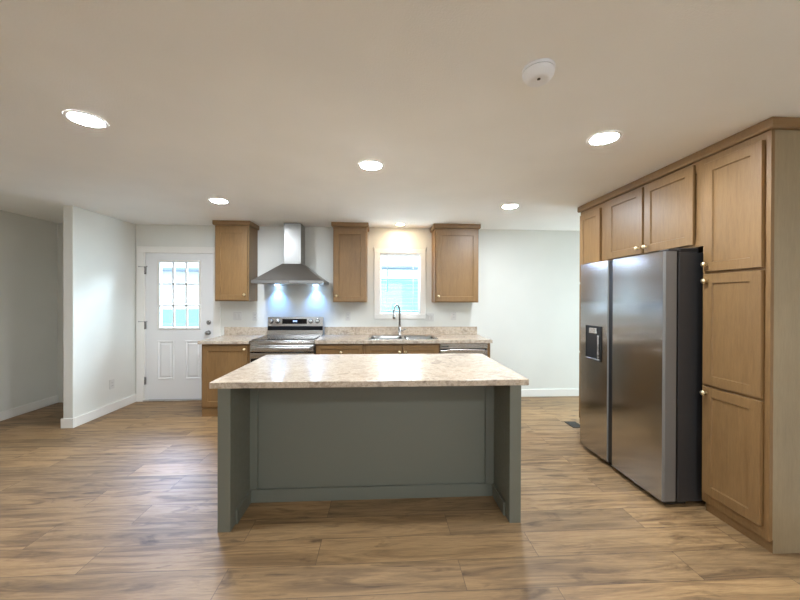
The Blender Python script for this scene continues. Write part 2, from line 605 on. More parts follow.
bl = thing('window_blind', 'open white slatted blind hanging in the window above the sink', 'blind', ((WX0 + WX1) / 2, D + 0.04, WZ1 - 0.01))
MB().box(WX0 + 0.012, WX1 - 0.012, D + 0.018, D + 0.066, WZ1 - 0.045, WZ1 - 0.0085, 0.003).build('head_rail', M['blind'], bl)
b = MB()
z = WZ1 - 0.085
while z > WZ0 + 0.075:
    b.box(WX0 + 0.016, WX1 - 0.016, D + 0.026, D + 0.058, z, z + 0.0014)
    z -= 0.052
b.build('slats', M['blind'], bl)
MB().box(WX0 + 0.016, WX1 - 0.016, D + 0.022, D + 0.062, WZ0 + 0.035, WZ0 + 0.055, 0.003).build('bottom_rail', plain('grey_blind_rail', lin(170, 178, 182), 0.5), bl)
b = MB()
for xx in (0.07, 0.45):
    for yy in (D + 0.021, D + 0.063):
        b.tube([(xx, yy, WZ1 - 0.045), (xx, yy, WZ0 + 0.055)], 0.0012, 6)
b.build('ladder_cord', M['blind'], bl)
MB().tube([(0.075, D + 0.012, WZ1 - 0.05), (0.078, D + 0.010, 1.52)], 0.0045, 8).build('tilt_wand', M['nickel'], bl)

for i, xx in enumerate((-0.118, 0.632)):
    b = MB()
    b.box(xx - 0.011, xx + 0.011, D - 0.006, D, 2.10, 2.150, 0.002)
    b.tube([(xx, D - 0.004, 2.138), (xx, D - 0.05, 2.138), (xx, D - 0.062, 2.146), (xx, D - 0.064, 2.160)], 0.006, 8)
    tag(b.build('curtain_bracket', M['plate'], None, (xx, D, 2.10)),
        'small white curtain bracket at the window trim, ' + ('side nearer the range' if i == 0 else 'side nearer the dishwasher'), 'bracket', 'curtain brackets on the sink window')

# ------------------------------------------------------------------ outdoors, seen through the glass
GZ = -0.65
structure(MB().box(-14, 14, D + WT + 0.02, 26, GZ - 0.1, GZ).build('ground', M['ground']), 'pale gravel ground outside the windows', 'ground')
nh = thing('neighbour_house', 'pale blue lap sided house seen through the sink window', 'house', (1.0, 9.4, GZ))
b = MB()
z = GZ + 0.30
while z < 1.98:
    z1 = min(z + 0.17, 1.98)
    b.loft([[(-1.9, 9.37, z), (6.5, 9.37, z), (6.5, 9.39, z1), (-1.9, 9.39, z1)], [(-1.9, 9.9, z), (6.5, 9.9, z), (6.5, 9.9, z1), (-1.9, 9.9, z1)]], True)
    z += 0.17
b.box(-1.9, 6.5, 9.42, 15.0, GZ, 2.3)
b.build('siding', M['siding'], nh)
MB().box(-1.9, 6.5, 9.34, 9.42, 1.98, 2.24).build('frieze_board', M['siding_white'], nh)
MB().box(-2.2, 6.8, 8.86, 8.98, 2.22, 2.31, 0.02).build('gutter', M['gutter'], nh)
MB().loft([[(-2.2, 8.9, 2.30), (-2.2, 15.4, 2.30), (-2.2, 12.1, 3.6)], [(6.8, 8.9, 2.30), (6.8, 15.4, 2.30), (6.8, 12.1, 3.6)]]).build('roof', M['siding_white'], nh)
sh = thing('neighbour_garage', 'white sided building seen through the back door glass', 'garage', (-6.4, 10.2, GZ))
b = MB()
z = GZ
while z < 1.95:
    z1 = min(z + 0.2, 1.95)
    b.loft([[(-11, 10.17, z), (-2.6, 10.17, z), (-2.6, 10.19, z1), (-11, 10.19, z1)], [(-11, 10.6, z), (-2.6, 10.6, z), (-2.6, 10.6, z1), (-11, 10.6, z1)]], True)
    z += 0.2
b.box(-11, -2.6, 10.2, 15.0, GZ, 2.3)
b.build('siding', M['siding_white'], sh)
MB().box(-11.2, -2.4, 9.72, 9.84, 2.18, 2.28, 0.02).build('gutter', M['gutter'], sh)
MB().loft([[(-11.2, 9.75, 2.27), (-11.2, 15.4, 2.27), (-11.2, 12.5, 3.6)], [(-2.4, 9.75, 2.27), (-2.4, 15.4, 2.27), (-2.4, 12.5, 3.6)]]).build('roof', M['siding_white'], sh)

car = thing('car', 'white car with teal windows parked outside the back door', 'car', (-4.6, 7.9, GZ))
cx0, cy0, cy1 = -6.6, 7.1, 8.9
prof = [(p, q * 1.13) for p, q in [(0, 0.35), (0.05, 1.0), (0.55, 1.25), (1.45, 1.72), (3.5, 1.74), (4.15, 1.25), (4.35, 0.95), (4.35, 0.35)]]
b = MB()
b.loft([[(cx0 + p, cy0, GZ + q) for p, q in prof], [(cx0 + p, cy1, GZ + q) for p, q in prof]])
b.build('body', M['car'], car)
gp = [(0.98, 1.50), (1.55, 1.84), (3.42, 1.86), (3.78, 1.50)]
MB().loft([[(cx0 + p, cy0 - 0.012, GZ + q) for p, q in gp], [(cx0 + p, cy1 + 0.012, GZ + q) for p, q in gp]]).build('side_window', M['car_glass'], car)
MB().box(cx0 + 0.98, cx0 + 3.78, cy0 - 0.016, cy0 + 0.01, GZ + 1.525, GZ + 1.57).build('window_seal', M['gutter'], car)
for px in (0.85, 3.55):
    for yy, s in ((cy0 - 0.01, 1), (cy1 + 0.01, -1)):
        MB().lathe((cx0 + px, yy, GZ + 0.33), (0, s, 0), [(0.18, 0), (0.31, 0.0), (0.33, 0.03), (0.33, 0.2)], 24).build('wheel', M['tyre'], car)

# ------------------------------------------------------------------ cabinet helpers


def knob(parent, p, n):
    MB().lathe(p, n, [(0.009, 0), (0.006, 0.004), (0.006, 0.014), (0.012, 0.019), (0.016, 0.025), (0.0145, 0.032), (0.005, 0.036)], 16).build('knob', M['brass'], parent)


def crown_profile(out):
    return [(0, 0), (out * 0.7, 0), (out, 0.010), (out, 0.058), (0, 0.058)]


def upper_cabinet(x0, x1, z0, label, knob_right):
    yf = D - 0.31
    r = thing('wall_cabinet', label, 'cabinet', ((x0 + x1) / 2, D - 0.16, z0), 'wall cabinets on the back wall')
    MB().box(x0, x1, yf + 0.02, D - 0.001, z0, 2.37, 0.001).build('carcass', M['wood'], r)
    b = MB()
    s = 0.034
    b.box(x0, x0 + s, yf, yf + 0.02, z0, 2.37)
    b.box(x1 - s, x1, yf, yf + 0.02, z0, 2.37)
    b.box(x0 + s, x1 - s, yf, yf + 0.02, z0, z0 + s)
    b.box(x0 + s, x1 - s, yf, yf + 0.02, 2.37 - 0.06, 2.37)
    b.build('face_frame', M['wood'], r)
    e = 0.014
    w, h = x1 - x0 - 2 * e, 2.335 - z0 - 0.016
    d = MB().shaker((x0 + e, yf - 0.001, z0 + 0.016), X3, Z3, -Y3, w, h, 0.02).build('door', M['wood'], r)
    kx = x1 - e - 0.032 if knob_right else x0 + e + 0.032
    knob(d, (kx, yf - 0.021, z0 + 0.085), (0, -1, 0))
    # crown, mitred round the front and both sides
    loops = []
    for o, zz in crown_profile(0.022):
        o2 = o + 0.001
        loops.append([(x0 - o2, D - 0.001, 2.372 + zz), (x0 - o2, yf - o2, 2.372 + zz), (x1 + o2, yf - o2, 2.372 + zz), (x1 + o2, D - 0.001, 2.372 + zz)])
    MB().loft(loops).build('crown', M['wood_h'], r)
    return r


upper_cabinet(-2.165, -1.735, 1.385, 'maple wall cabinet between the back door and the range hood', True)
upper_cabinet(-0.645, -0.205, 1.375, 'maple wall cabinet between the range hood and the window', False)
upper_cabinet(0.712, 1.305, 1.375, 'widest maple wall cabinet, above the dishwasher right of the window', False)

# ------------------------------------------------------------------ base cabinets on the back wall
YF = 4.145          # front of the face frames
BH = 0.873


def base_cabinet(x0, x1, label, fronts):
    r = thing('base_cabinet', label, 'cabinet', ((x0 + x1) / 2, (YF + D) / 2, 0), 'base cabinets under the back counter')
    b = MB()
    ws = 0.016
    b.box(x0, x0 + ws, YF + 0.0205, D - 0.016, 0.0, BH)
    b.box(x1 - ws, x1, YF + 0.0205, D - 0.016, 0.0, BH)
    b.box(x0 + ws, x1 - ws, D - 0.024, D - 0.016, 0.0, BH)
    b.box(x0 + ws, x1 - ws, YF + 0.0205, D - 0.024, 0.10, 0.116)
    b.build('carcass', M['wood'], r)
    b = MB()
    s = 0.036
    b.box(x0, x0 + s, YF, YF + 0.02, 0.105, BH)
    b.box(x1 - s, x1, YF, YF + 0.02, 0.105, BH)
    b.box(x0 + s, x1 - s, YF, YF + 0.02, 0.105, 0.14)
    b.box(x0 + s, x1 - s, YF, YF + 0.02, BH - 0.05, BH)
    b.build('face_frame', M['wood'], r)
    MB().box(x0 + 0.001, x1 - 0.001, YF + 0.006, YF + 0.016, 0.0, 0.098).build('toe_kick', M['wood_h'], r)
    for kind, a, c, z0, z1, k in fronts:
        d = MB().shaker((a, YF - 0.001, z0), X3, Z3, -Y3, c - a, z1 - z0, 0.02, 0.058 if kind == 'door' else 0.045).build(kind, M['wood'], r)
        if k:
            knob(d, (k[0], YF - 0.021, k[1]), (0, -1, 0))
    return r


base_cabinet(-2.155, -1.592, 'maple base cabinet between the back door and the range', [('door', -2.135, -1.610, 0.125, 0.850, (-1.640, 0.812))])
base_cabinet(-0.805, -0.212, 'maple drawer base cabinet between the range and the sink', [
    ('drawer', -0.787, -0.232, 0.690, 0.850, (-0.495, 0.770)), ('drawer', -0.787, -0.232, 0.420, 0.675, (-0.495, 0.55)), ('drawer', -0.787, -0.232, 0.125, 0.405, (-0.495, 0.27))])
base_cabinet(-0.210, 0.718, 'maple sink base cabinet with two doors under the window', [
    ('door', -0.192, 0.250, 0.125, 0.850, (0.218, 0.770)), ('door', 0.258, 0.700, 0.125, 0.850, (0.290, 0.770))])
tag(MB().box(1.328, 1.358, YF - 0.005, D - 0.016, 0, BH, 0.002).build('end_panel', M['wood'], None, (1.343, 4.46, 0)),
    'maple end panel closing the counter beside the dishwasher', 'panel')

# ------------------------------------------------------------------ countertops of the back wall
ZC0, ZC1 = 0.875, 0.914


def bs(b, x0, x1):
    b.box(x0, x1, D - 0.020, D - 0.001, ZC1, 1.024, 0.003)
    return b


r = thing('countertop', 'short stone pattern countertop between the back door and the range', 'countertop', (-1.88, 4.45, ZC0), 'back wall countertops')
MB().box(-2.182, -1.586, 4.10, D - 0.001, ZC0, ZC1, 0.005).build('slab', M['laminate'], r)
bs(MB(), -2.182, -1.586).build('backsplash', M['laminate'], r)
r = thing('countertop', 'long stone pattern countertop holding the sink', 'countertop', (0.28, 4.45, ZC0), 'back wall countertops')
SX0, SX1, SY0, SY1 = -0.165, 0.715, 4.185, 4.665
b = MB()
i = 0.02
b.box(-0.808, SX0 + i, 4.10, D - 0.001, ZC0, ZC1)
b.box(SX1 - i, 1.374, 4.10, D - 0.001, ZC0, ZC1)
b.box(SX0 + i, SX1 - i, 4.10, SY0 + i, ZC0, ZC1)
b.box(SX0 + i, SX1 - i, SY1 - i, D - 0.001, ZC0, ZC1)
b.build('slab', M['laminate'], r)
bs(MB(), -0.808, 1.374).build('backsplash', M['laminate'], r)

# ------------------------------------------------------------------ sink and faucet
r = thing('kitchen_sink', 'double bowl stainless steel sink set in the back counter', 'sink', (0.275, 4.42, ZC1))
b = MB()
xm = 0.275
rimz = ZC1 + 0.007
bowls = [(SX0 + 0.03, xm - 0.018), (xm + 0.018, SX1 - 0.03)]
by0, by1 = SY0 + 0.028, SY1 - 0.085
b.box(SX0, SX1, SY0, by0, ZC1 + 0.0008, rimz, 0.002)
b.box(SX0, SX1, by1, SY1, ZC1 + 0.0008, rimz, 0.002)
b.box(SX0, bowls[0][0], by0, by1, ZC1 + 0.0008, rimz)
b.box(bowls[0][1], bowls[1][0], by0, by1, ZC1 + 0.0008, rimz)
b.box(bowls[1][1], SX1, by0, by1, ZC1 + 0.0008, rimz)
b.build('rim', M['sink'], r)


def rrect(x0, x1, y0, y1, z, rad, n=5):
    pts = []
    for cx, cy, a0 in ((x1 - rad, y1 - rad, 0), (x0 + rad, y1 - rad, 90), (x0 + rad, y0 + rad, 180), (x1 - rad, y0 + rad, 270)):
        for k in range(n + 1):
            a = math.radians(a0 + 90 * k / n)
            pts.append((cx + rad * math.cos(a), cy + rad * math.sin(a), z))
    return pts


for (a, c) in bowls:
    b = MB()
    b.loft([rrect(a + 0.001, c - 0.001, by0 + 0.001, by1 - 0.001, rimz - 0.001, 0.004), rrect(a + 0.012, c - 0.012, by0 + 0.012, by1 - 0.012, ZC1 - 0.02, 0.05),
            rrect(a + 0.020, c - 0.020, by0 + 0.020, by1 - 0.020, ZC1 - 0.14, 0.06), rrect(a + 0.05, c - 0.05, by0 + 0.05, by1 - 0.05, ZC1 - 0.17, 0.05)], False, True)
    b.bm.faces.new(list(b.bm.verts)[-24:])
    bw = b.build('bowl', M['sink'], r)
    MB().lathe(((a + c) / 2, (by0 + by1) / 2, ZC1 - 0.1695), (0, 0, 1), [(0.042, 0), (0.042, 0.003), (0.03, 0.002), (0.02, 0.001)], 20).build('drain', M['nickel'], bw)

r = thing('kitchen_faucet', 'tall nickel pull down faucet behind the sink', 'faucet', (0.245, 4.625, rimz))
fx, fy = 0.245, 4.625
MB().lathe((fx, fy, rimz), (0, 0, 1), [(0.027, 0), (0.027, 0.006), (0.021, 0.012), (0.020, 0.10), (0.0165, 0.115), (0.014, 0.13)], 20).build('base', M['nickel'], r)
b = MB()
pts = [(fx, fy, rimz + 0.12), (fx, fy, 1.24)]
dirx, diry = -0.50, -0.866
for k in range(0, 13):
    a = math.pi * k / 12
    q = 0.082 * (1 - math.cos(a))
    pts.append((fx + dirx * q, fy + diry * q, 1.25 + 0.088 * math.sin(a)))
b.tube(pts, 0.0145, 14)
b.build('neck', M['nickel'], r)
ex, ey = fx + dirx * 0.164, fy + diry * 0.164
MB().lathe((ex, ey, 1.252), (0, 0, -1), [(0.0135, 0), (0.0135, 0.012), (0.0165, 0.016), (0.019, 0.075), (0.018, 0.098), (0.013, 0.100)], 18).build('spray_head', M['nickel'], r)
MB().tube([(fx + 0.015, fy, rimz + 0.062), (fx + 0.042, fy, rimz + 0.064), (fx + 0.055, fy - 0.004, rimz + 0.072), (fx + 0.088, fy - 0.02, rimz + 0.088)], [0.013, 0.013, 0.008, 0.006], 12).build('lever_handle', M['nickel'], r)

# ------------------------------------------------------------------ dishwasher
r = thing('dishwasher', 'stainless steel dishwasher under the right end of the counter', 'dishwasher', (1.02, 4.46, 0))
MB().box(0.724, 1.324, 4.19, D - 0.02, 0.10, 0.868).build('tub_case', M['black'], r)
MB().box(0.73, 1.318, 4.24, 4.26, 0.0, 0.10).build('toe_kick', M['black'], r)
b = MB()
b.box(0.726, 1.322, 4.135, 4.188, 0.115, 0.785, 0.004)
d = b.build('door', M['steel'], r)
b = MB()
b.box(0.726, 1.322, 4.135, 4.188, 0.805, 0.868, 0.003)
b.box(0.726, 1.322, 4.172, 4.188, 0.785, 0.805)
b.build('control_strip', M['steel'], d)
MB().box(0.730, 1.318, 4.160, 4.1715, 0.786, 0.804).build('grip_recess', M['black'], d)
MB().box(0.80, 1.26, 4.104, 4.114, 0.772, 0.800, 0.004).box(0.80, 0.83, 4.112, 4.136, 0.776, 0.784).box(1.23, 1.26, 4.112, 4.136, 0.776, 0.784).build('handle', M['steel'], d)
MB().box(0.745, 0.835, 4.1335, 4.1365, 0.822, 0.834, 0.001).build('vent_slot', M['black'], d)

# ------------------------------------------------------------------ electric range
RX0_, RX1_ = -1.577, -0.817
r = thing('electric_range', 'stainless steel electric range with black glass cooktop', 'range', (-1.197, 4.45, 0))
b = MB()
b.box(RX0_ + 0.004, RX1_ - 0.004, 4.15, D - 0.03, 0.03, 0.90)
for xx in (RX0_ + 0.04, RX1_ - 0.08):
    for yy in (4.2, 4.68):
        b.box(xx, xx + 0.04, yy, yy + 0.04, 0, 0.03)
b.build('body', M['black'], r)
b = MB()
b.box(RX0_, RX1_, 4.115, D - 0.075, 0.900, 0.918, 0.003)
ct = b.build('cooktop_frame', M['steel'], r)
MB().box(RX0_ + 0.012, RX1_ - 0.012, 4.140, D - 0.09, 0.9185, 0.9235, 0.001).build('cooktop', M['cooktop'], r)
for (qx, qy, rr) in ((-1.40, 4.28, 0.105), (-0.99, 4.28, 0.125), (-1.40, 4.56, 0.095), (-0.99, 4.56, 0.085), (-1.197, 4.60, 0.06)):
    MB().lathe((qx, qy, 0.9236), (0, 0, 1), [(rr - 0.004, 0), (rr, 0.0), (rr, 0.0006), (rr - 0.004, 0.0006)], 40, cap=False).build('burner_ring', M['ring'], ct)
MB().box(RX0_, RX1_, 4.118, 4.15, 0.862, 0.899, 0.004).build('front_trim', M['steel'], r)
b = MB()
b.box(RX0_ + 0.002, RX1_ - 0.002, 4.108, 4.149, 0.781, 0.858, 0.004)
b.box(RX0_ + 0.002, RX1_ - 0.002, 4.108, 4.149, 0.70, 0.768, 0.003)
b.box(RX0_ + 0.002, RX0_ + 0.06, 4.108, 4.149, 0.30, 0.70)
b.box(RX1_ - 0.06, RX1_ - 0.002, 4.108, 4.149, 0.30, 0.70)
b.box(RX0_ + 0.002, RX1_ - 0.002, 4.108, 4.149, 0.22, 0.30)
od = b.build('oven_door', M['steel'], r)
MB().box(RX0_ + 0.012, RX1_ - 0.012, 4.104, 4.107, 0.28, 0.698, 0.001).build('oven_window', M['black_glass'], od)
MB().box(RX0_ + 0.004, RX1_ - 0.004, 4.112, 4.148, 0.7685, 0.7805).build('vent_gap', M['matt_black'], od)
b = MB()
b.box(RX0_ + 0.04, RX1_ - 0.04, 4.052, 4.068, 0.796, 0.842, 0.006)
for xx in (RX0_ + 0.065, RX1_ - 0.065):
    b.box(xx - 0.014, xx + 0.014, 4.062, 4.110, 0.803, 0.827, 0.004)
b.build('oven_handle', M['steel'], od)
MB().box(RX0_ + 0.002, RX1_ - 0.002, 4.110, 4.149, 0.05, 0.21, 0.004).build('storage_drawer', M['steel'], r)
# backguard
bx0, bx1 = RX0_ + 0.006, RX1_ - 0.002
b = MB()
b.loft([[(bx0, 4.700, 0.916), (bx0, 4.770, 0.916), (bx0, 4.770, 1.165), (bx0, 4.735, 1.165)], [(bx1, 4.700, 0.916), (bx1, 4.770, 0.916), (bx1, 4.770, 1.165), (bx1, 4.735, 1.165)]])
bg = b.build('backguard', M['steel'], r)
sl = 0.035 / 0.249
yb_ = lambda z: 4.700 + (z - 0.916) * sl


def slab_on_guard(x0, x1, z0, z1, proud, name, mat):
    b = MB()
    b.loft([[(x0, yb_(z0) - proud, z0), (x0, yb_(z0) + 0.004, z0), (x0, yb_(z1) + 0.004, z1), (x0, yb_(z1) - proud, z1)],
            [(x1, yb_(z0) - proud, z0), (x1, yb_(z0) + 0.004, z0), (x1, yb_(z1) + 0.004, z1), (x1, yb_(z1) - proud, z1)]])
    return b.build(name, mat, bg)


slab_on_guard(bx0 + 0.002, bx1 - 0.002, 0.985, 1.040, 0.003, 'shade_strip', M['matt_black'])  # black strip painted for the shade under the overhang
slab_on_guard(-1.375, -1.040, 1.072, 1.140, 0.003, 'control_panel', M['black_glass'])
b = MB()
for xx in (-1.228, -1.214, -1.196, -1.182):
    zc = 1.108
    b.box(xx, xx + 0.009, yb_(zc) - 0.0048, yb_(zc) - 0.0035, zc - 0.011, zc + 0.011)
b.build('clock_display', M['display'], bg)
for xx in (-1.527, -1.437, -0.985, -0.893):
    zc = 1.108
    MB().lathe((xx, yb_(zc) - 0.001, zc), (0, -1, 0.14), [(0.033, 0), (0.033, 0.005), (0.027, 0.009), (0.025, 0.030), (0.021, 0.033), (0.003, 0.033)], 22).build('knob', M['steel'], bg)

# ------------------------------------------------------------------ range hood
r = thing('range_hood', 'stainless steel chimney range hood above the range', 'hood', (-1.197, D - 0.24, 1.615))
hx0, hx1, hy0 = -1.648, -0.746, 4.322
q = 0.0015
b = MB()
b.loft([rrect(hx0, hx1, hy0, D - q, 1.615, 0.004, 1), rrect(hx0, hx1, hy0, D - q, 1.652, 0.004, 1),
        rrect(hx0 + 0.02, hx1 - 0.02, hy0 + 0.014, D - q, 1.662, 0.004, 1),
        rrect(-1.325, -1.065, 4.545, D - q, 1.885, 0.004, 1)], True)
cn = b.build('canopy', M['hood'], r)
MB().box(-1.308, -1.082, 4.555, D - q, 1.885, C - 0.001, 0.004).build('chimney', M['hood'], r)
MB().box(hx0 + 0.03, hx1 - 0.03, hy0 + 0.03, D - 0.008, 1.609, 1.6148).build('filter', M['steel'], cn)
for xx in (-1.45, -0.925):
    MB().lathe((xx, 4.735, 1.609), (0, 0, -1), [(0.032, 0), (0.032, 0.004), (0.024, 0.005)], 20).build('hood_lamp', M['hoodlamp'], cn)
    sl_ = bpy.data.lights.new('hood_lamp_beam', 'SPOT')
    sl_.energy, sl_.color, sl_.spot_size, sl_.spot_blend, sl_.shadow_soft_size = 12.0, (0.14, 0.42, 1.0), math.radians(96), 1.0, 0.015
    so = bpy.data.objects.new('hood_lamp_beam', sl_)
    COL.objects.link(so)
    so.location = (xx, 4.735, 1.600)
for k in range(4):
    MB().lathe((-1.25 + 0.035 * k, hy0 + 0.0005, 1.633), (0, -1, 0), [(0.008, 0), (0.008, 0.003), (0.006, 0.004)], 12).build('button', M['nickel'], cn)

# ------------------------------------------------------------------ island
r = thing('kitchen_island', 'sage grey kitchen island base with open knee space', 'island', (-0.05, 2.57, 0))
IZ = 0.873
lp = MB().box(-0.992, -0.916, 2.088, 3.05, 0, IZ, 0.002).build('end_panel', M['island'], r)
rp = MB().box(0.813, 0.886, 2.086, 3.05, 0, IZ, 0.002).build('end_panel', M['island'], r)
b = MB()
ib = 2.385
b.box(-0.915, 0.812, ib + 0.018, 3.04, 0.0, IZ)
b.build('carcass', M['island'], r)
MB().box(-0.915, -0.862, ib, ib + 0.0175, 0.09, IZ).build('stile', M['island'], r)
MB().box(0.752, 0.812, ib, ib + 0.0175, 0.09, IZ).build('stile', M['island'], r)
b = MB()
b.box(-0.903, 0.800, ib - 0.004, ib + 0.0115, 0, 0.089, 0.001)
b.build('skirting', M['island'], r)
MB().box(-0.9155, -0.904, 2.16, ib + 0.0115, 0, 0.089, 0.001).build('skirting', M['island'], lp)
MB().box(0.801, 0.8125, 2.16, ib + 0.0115, 0, 0.089, 0.001).build('skirting', M['island'], rp)
tag(MB().box(-1.039, 0.934, 2.081, 3.093, 0.8745, 0.914, 0.004).build('island_countertop', M['laminate'], None, (-0.05, 2.587, 0.8745)),
    'large stone pattern countertop on the sage grey island', 'countertop')

# ------------------------------------------------------------------ tall cabinets and fridge on the right
XFR = 2.165      # face frame, door backs sit at XFR


def tall_crown(y0, y1, ends, parent):
    loops = []
    for o, zz in crown_profile(0.022):
        a = y0 - (o + 0.001 if ends[0] else 0)
        c = y1 + (o + 0.001 if ends[1] else 0)
        z = 2.372 + zz
        loops.append([(XR - 0.002, a, z), (XR - 0.002, c, z), (XFR - o - 0.001, c, z), (XFR - o - 0.001, a, z)])
    MB().loft(loops).build('crown', M['wood_h'], parent)


def pantry(y0, y1, label, knob_far, ends):
    r = thing('pantry_cabinet', label, 'cabinet', (2.45, (y0 + y1) / 2, 0), 'tall pantry cabinets beside the fridge')
    b = MB()
    b.box(XFR + 0.02, XR - 0.002, y0 + 0.004, y1 - 0.004, 0.075, 2.37)
    b.box(XFR + 0.05, XR - 0.002, y0 + 0.004, y1 - 0.004, 0, 0.075)
    b.build('carcass', M['side'], r)
    b = MB()
    for (a, c) in ((y0, y0 + 0.0035), (y1 - 0.0035, y1)):
        b.box(XFR + 0.0205, XR - 0.002, a, c, 0.076, 2.371)
        b.box(XFR + 0.026, XR - 0.002, a, c, 0, 0.076)
    b.build('side_skin', M['side'], r)
    b = MB()
    s = 0.04
    b.box(XFR, XFR + 0.02, y0, y0 + s, 0.07, 2.37)
    b.box(XFR, XFR + 0.02, y1 - s, y1, 0.07, 2.37)
    for z0, z1 in ((0.07, 0.18), (0.84, 0.88), (1.58, 1.62), (2.30, 2.37)):
        b.box(XFR, XFR + 0.02, y0 + s, y1 - s, z0, z1)
    b.build('face_frame', M['wood'], r)
    MB().box(XFR + 0.027, XFR + 0.048, y0 + 0.004, y1 - 0.004, 0, 0.074).build('toe_kick', M['wood_h'], r)
    for z0, z1, kz in ((1.607, 2.326, 1.655), (0.861, 1.590, 1.545), (0.136, 0.845, 0.806)):
        d = MB().shaker((XFR - 0.001, y1 - 0.018, z0), -Y3, Z3, -X3, y1 - y0 - 0.048, z1 - z0, 0.02, 0.060).build('door', M['wood'], r)
        ky = y1 - 0.018 - 0.028 if knob_far else y0 + 0.018 + 0.028
        knob(d, (XFR - 0.021, ky, kz), (-1, 0, 0))
    tall_crown(y0, y1, ends, r)
    return r


pantry(1.760, 2.154, 'tall maple pantry cabinet nearest the camera, near side of the fridge', True, (True, False))
pantry(3.178, 3.560, 'tall maple pantry cabinet beyond the fridge, mostly hidden', False, (False, True))

r = thing('wall_cabinet', 'two door maple cabinet above the fridge', 'cabinet', (2.45, 2.634, 1.79))
MB().box(XFR + 0.02, XR - 0.002, 2.155, 3.177, 1.785, 2.37).build('carcass', M['wood'], r)
b = MB()
b.box(XFR, XFR + 0.02, 2.155, 2.205, 1.785, 2.37)
b.box(XFR, XFR + 0.02, 3.12, 3.177, 1.785, 2.37)
b.box(XFR, XFR + 0.02, 2.205, 3.12, 1.785, 1.83)
b.box(XFR, XFR + 0.02, 2.205, 3.12, 2.30, 2.37)
b.box(XFR, XFR + 0.02, 2.63, 2.68, 1.83, 2.30)
b.build('face_frame', M['wood'], r)
for a, c, ky in ((2.213, 2.645, 2.617), (2.669, 3.101, 2.697)):
    d = MB().shaker((XFR - 0.001, c, 1.802), -Y3, Z3, -X3, c - a, 0.550, 0.02, 0.062).build('door', M['wood'], r)
    knob(d, (XFR - 0.021, ky, 1.85), (-1, 0, 0))
tall_crown(2.155, 3.177, (False, False), r)

r = thing('refrigerator', 'stainless steel side by side refrigerator with ice dispenser', 'refrigerator', (2.33, 2.64, 0))
fy0, fy1, fseam = 2.187, 3.145, 2.722
FX = 1.908
MB().box(2.025, XR - 0.06, fy0 + 0.004, fy1 - 0.004, 0.035, 1.745, 0.004).build('case', M['fridge_side'], r)
MB().box(2.010, 2.0245, fy0 + 0.012, fy1 - 0.012, 0.06, 1.74).build('door_gasket', M['black'], r)
MB().box(1.955, 2.10, fy0 + 0.02, fy1 - 0.02, 0.012, 0.033).build('base_grille', M['black'], r)


def fridge_door(a, c, hole=None):
    """Slightly bowed steel front; a..c along y."""
    n = 12
    z0, z1 = 0.042, 1.752
    bow = lambda y: FX + 0.006 * (2 * (y - (a + c) / 2) / (c - a)) ** 2

    def prof(z):
        out = [(2.008, c, z)]
        out.append((FX + 0.022, c, z))
        for k in range(n + 1):
            t = k / n
            y = c - 0.006 - (c - a - 0.012) * t
            out.append((bow(y), y, z))
        out += [(FX + 0.022, a, z), (2.008, a, z)]
        return out
    b = MB()
    b.loft([prof(z0), prof(z1)])
    return b


fd = fridge_door(fy0, fseam - 0.027).build('fridge_door', M['fridge'], r)
fz = fridge_door(fseam + 0.027, fy1).build('freezer_door', M['fridge'], r)
for d_ in (fd, fz):
    d_.data.materials.append(M['door_edge'])
    for p_ in d_.data.polygons:
        if abs(p_.normal.y) > 0.8 and p_.normal.x > -0.6:
            p_.material_index = 1
MB().box(FX + 0.016, 2.005, fseam - 0.0265, fseam + 0.0265, 0.05, 1.745).build('grip_channel', M['black'], r)
# ice and water dispenser
dy0, dy1, dz0, dz1 = 2.822, 3.042, 0.873, 1.185
b = MB()
t = 0.010
xa, xb = FX - 0.006, FX + 0.006
b.box(xa, xb, dy0, dy0 + t, dz0, dz1, 0.002)
b.box(xa, xb, dy1 - t, dy1, dz0, dz1, 0.002)
b.box(xa, xb, dy0, dy1, dz0, dz0 + t, 0.002)
b.box(xa, xb, dy0, dy1, dz1 - t, dz1, 0.002)
dp = b.build('dispenser', M['black'], fz)
MB().box(FX - 0.002, FX + 0.004, dy0 + t, dy1 - t, dz0 + t, dz1 - t).build('dispenser_recess', M['black'], dp)
MB().box(FX - 0.016, FX - 0.001, 2.875, 2.975, 1.115, 1.165, 0.004).build('ice_chute', M['steel'], dp)
MB().box(FX - 0.012, FX - 0.001, 2.850, 2.866, 0.895, 1.105, 0.003).build('dispenser_lever', M['steel'], dp)
MB().box(FX - 0.018, FX - 0.001, dy0 + 0.012, dy1 - 0.012, dz0 + 0.010, dz0 + 0.020, 0.002).build('drip_tray', M['steel'], dp)
for a, c in ((fy0 + 0.004, fy0 + 0.09), (fy1 - 0.09, fy1 - 0.004)):
    b = MB()
    b.box(1.955, 2.17, a, c, 1.7535, 1.768, 0.004)
    b.box(2.03, 2.17, a, c, 1.745, 1.775, 0.004)
    b.build('hinge_cover', M['fridge_side'], r)
for yy in (fy0 + 0.06, fy1 - 0.06):
    MB().lathe((1.99, yy, 0), (0, 0, 1), [(0.018, 0), (0.018, 0.010), (0.010, 0.012), (0.010, 0.034)], 14).build('foot', M['black'], r)
    MB().lathe((2.60, yy, 0), (0, 0, 1), [(0.018, 0), (0.018, 0.010), (0.010, 0.012), (0.010, 0.035)], 14).build('foot', M['black'], r)

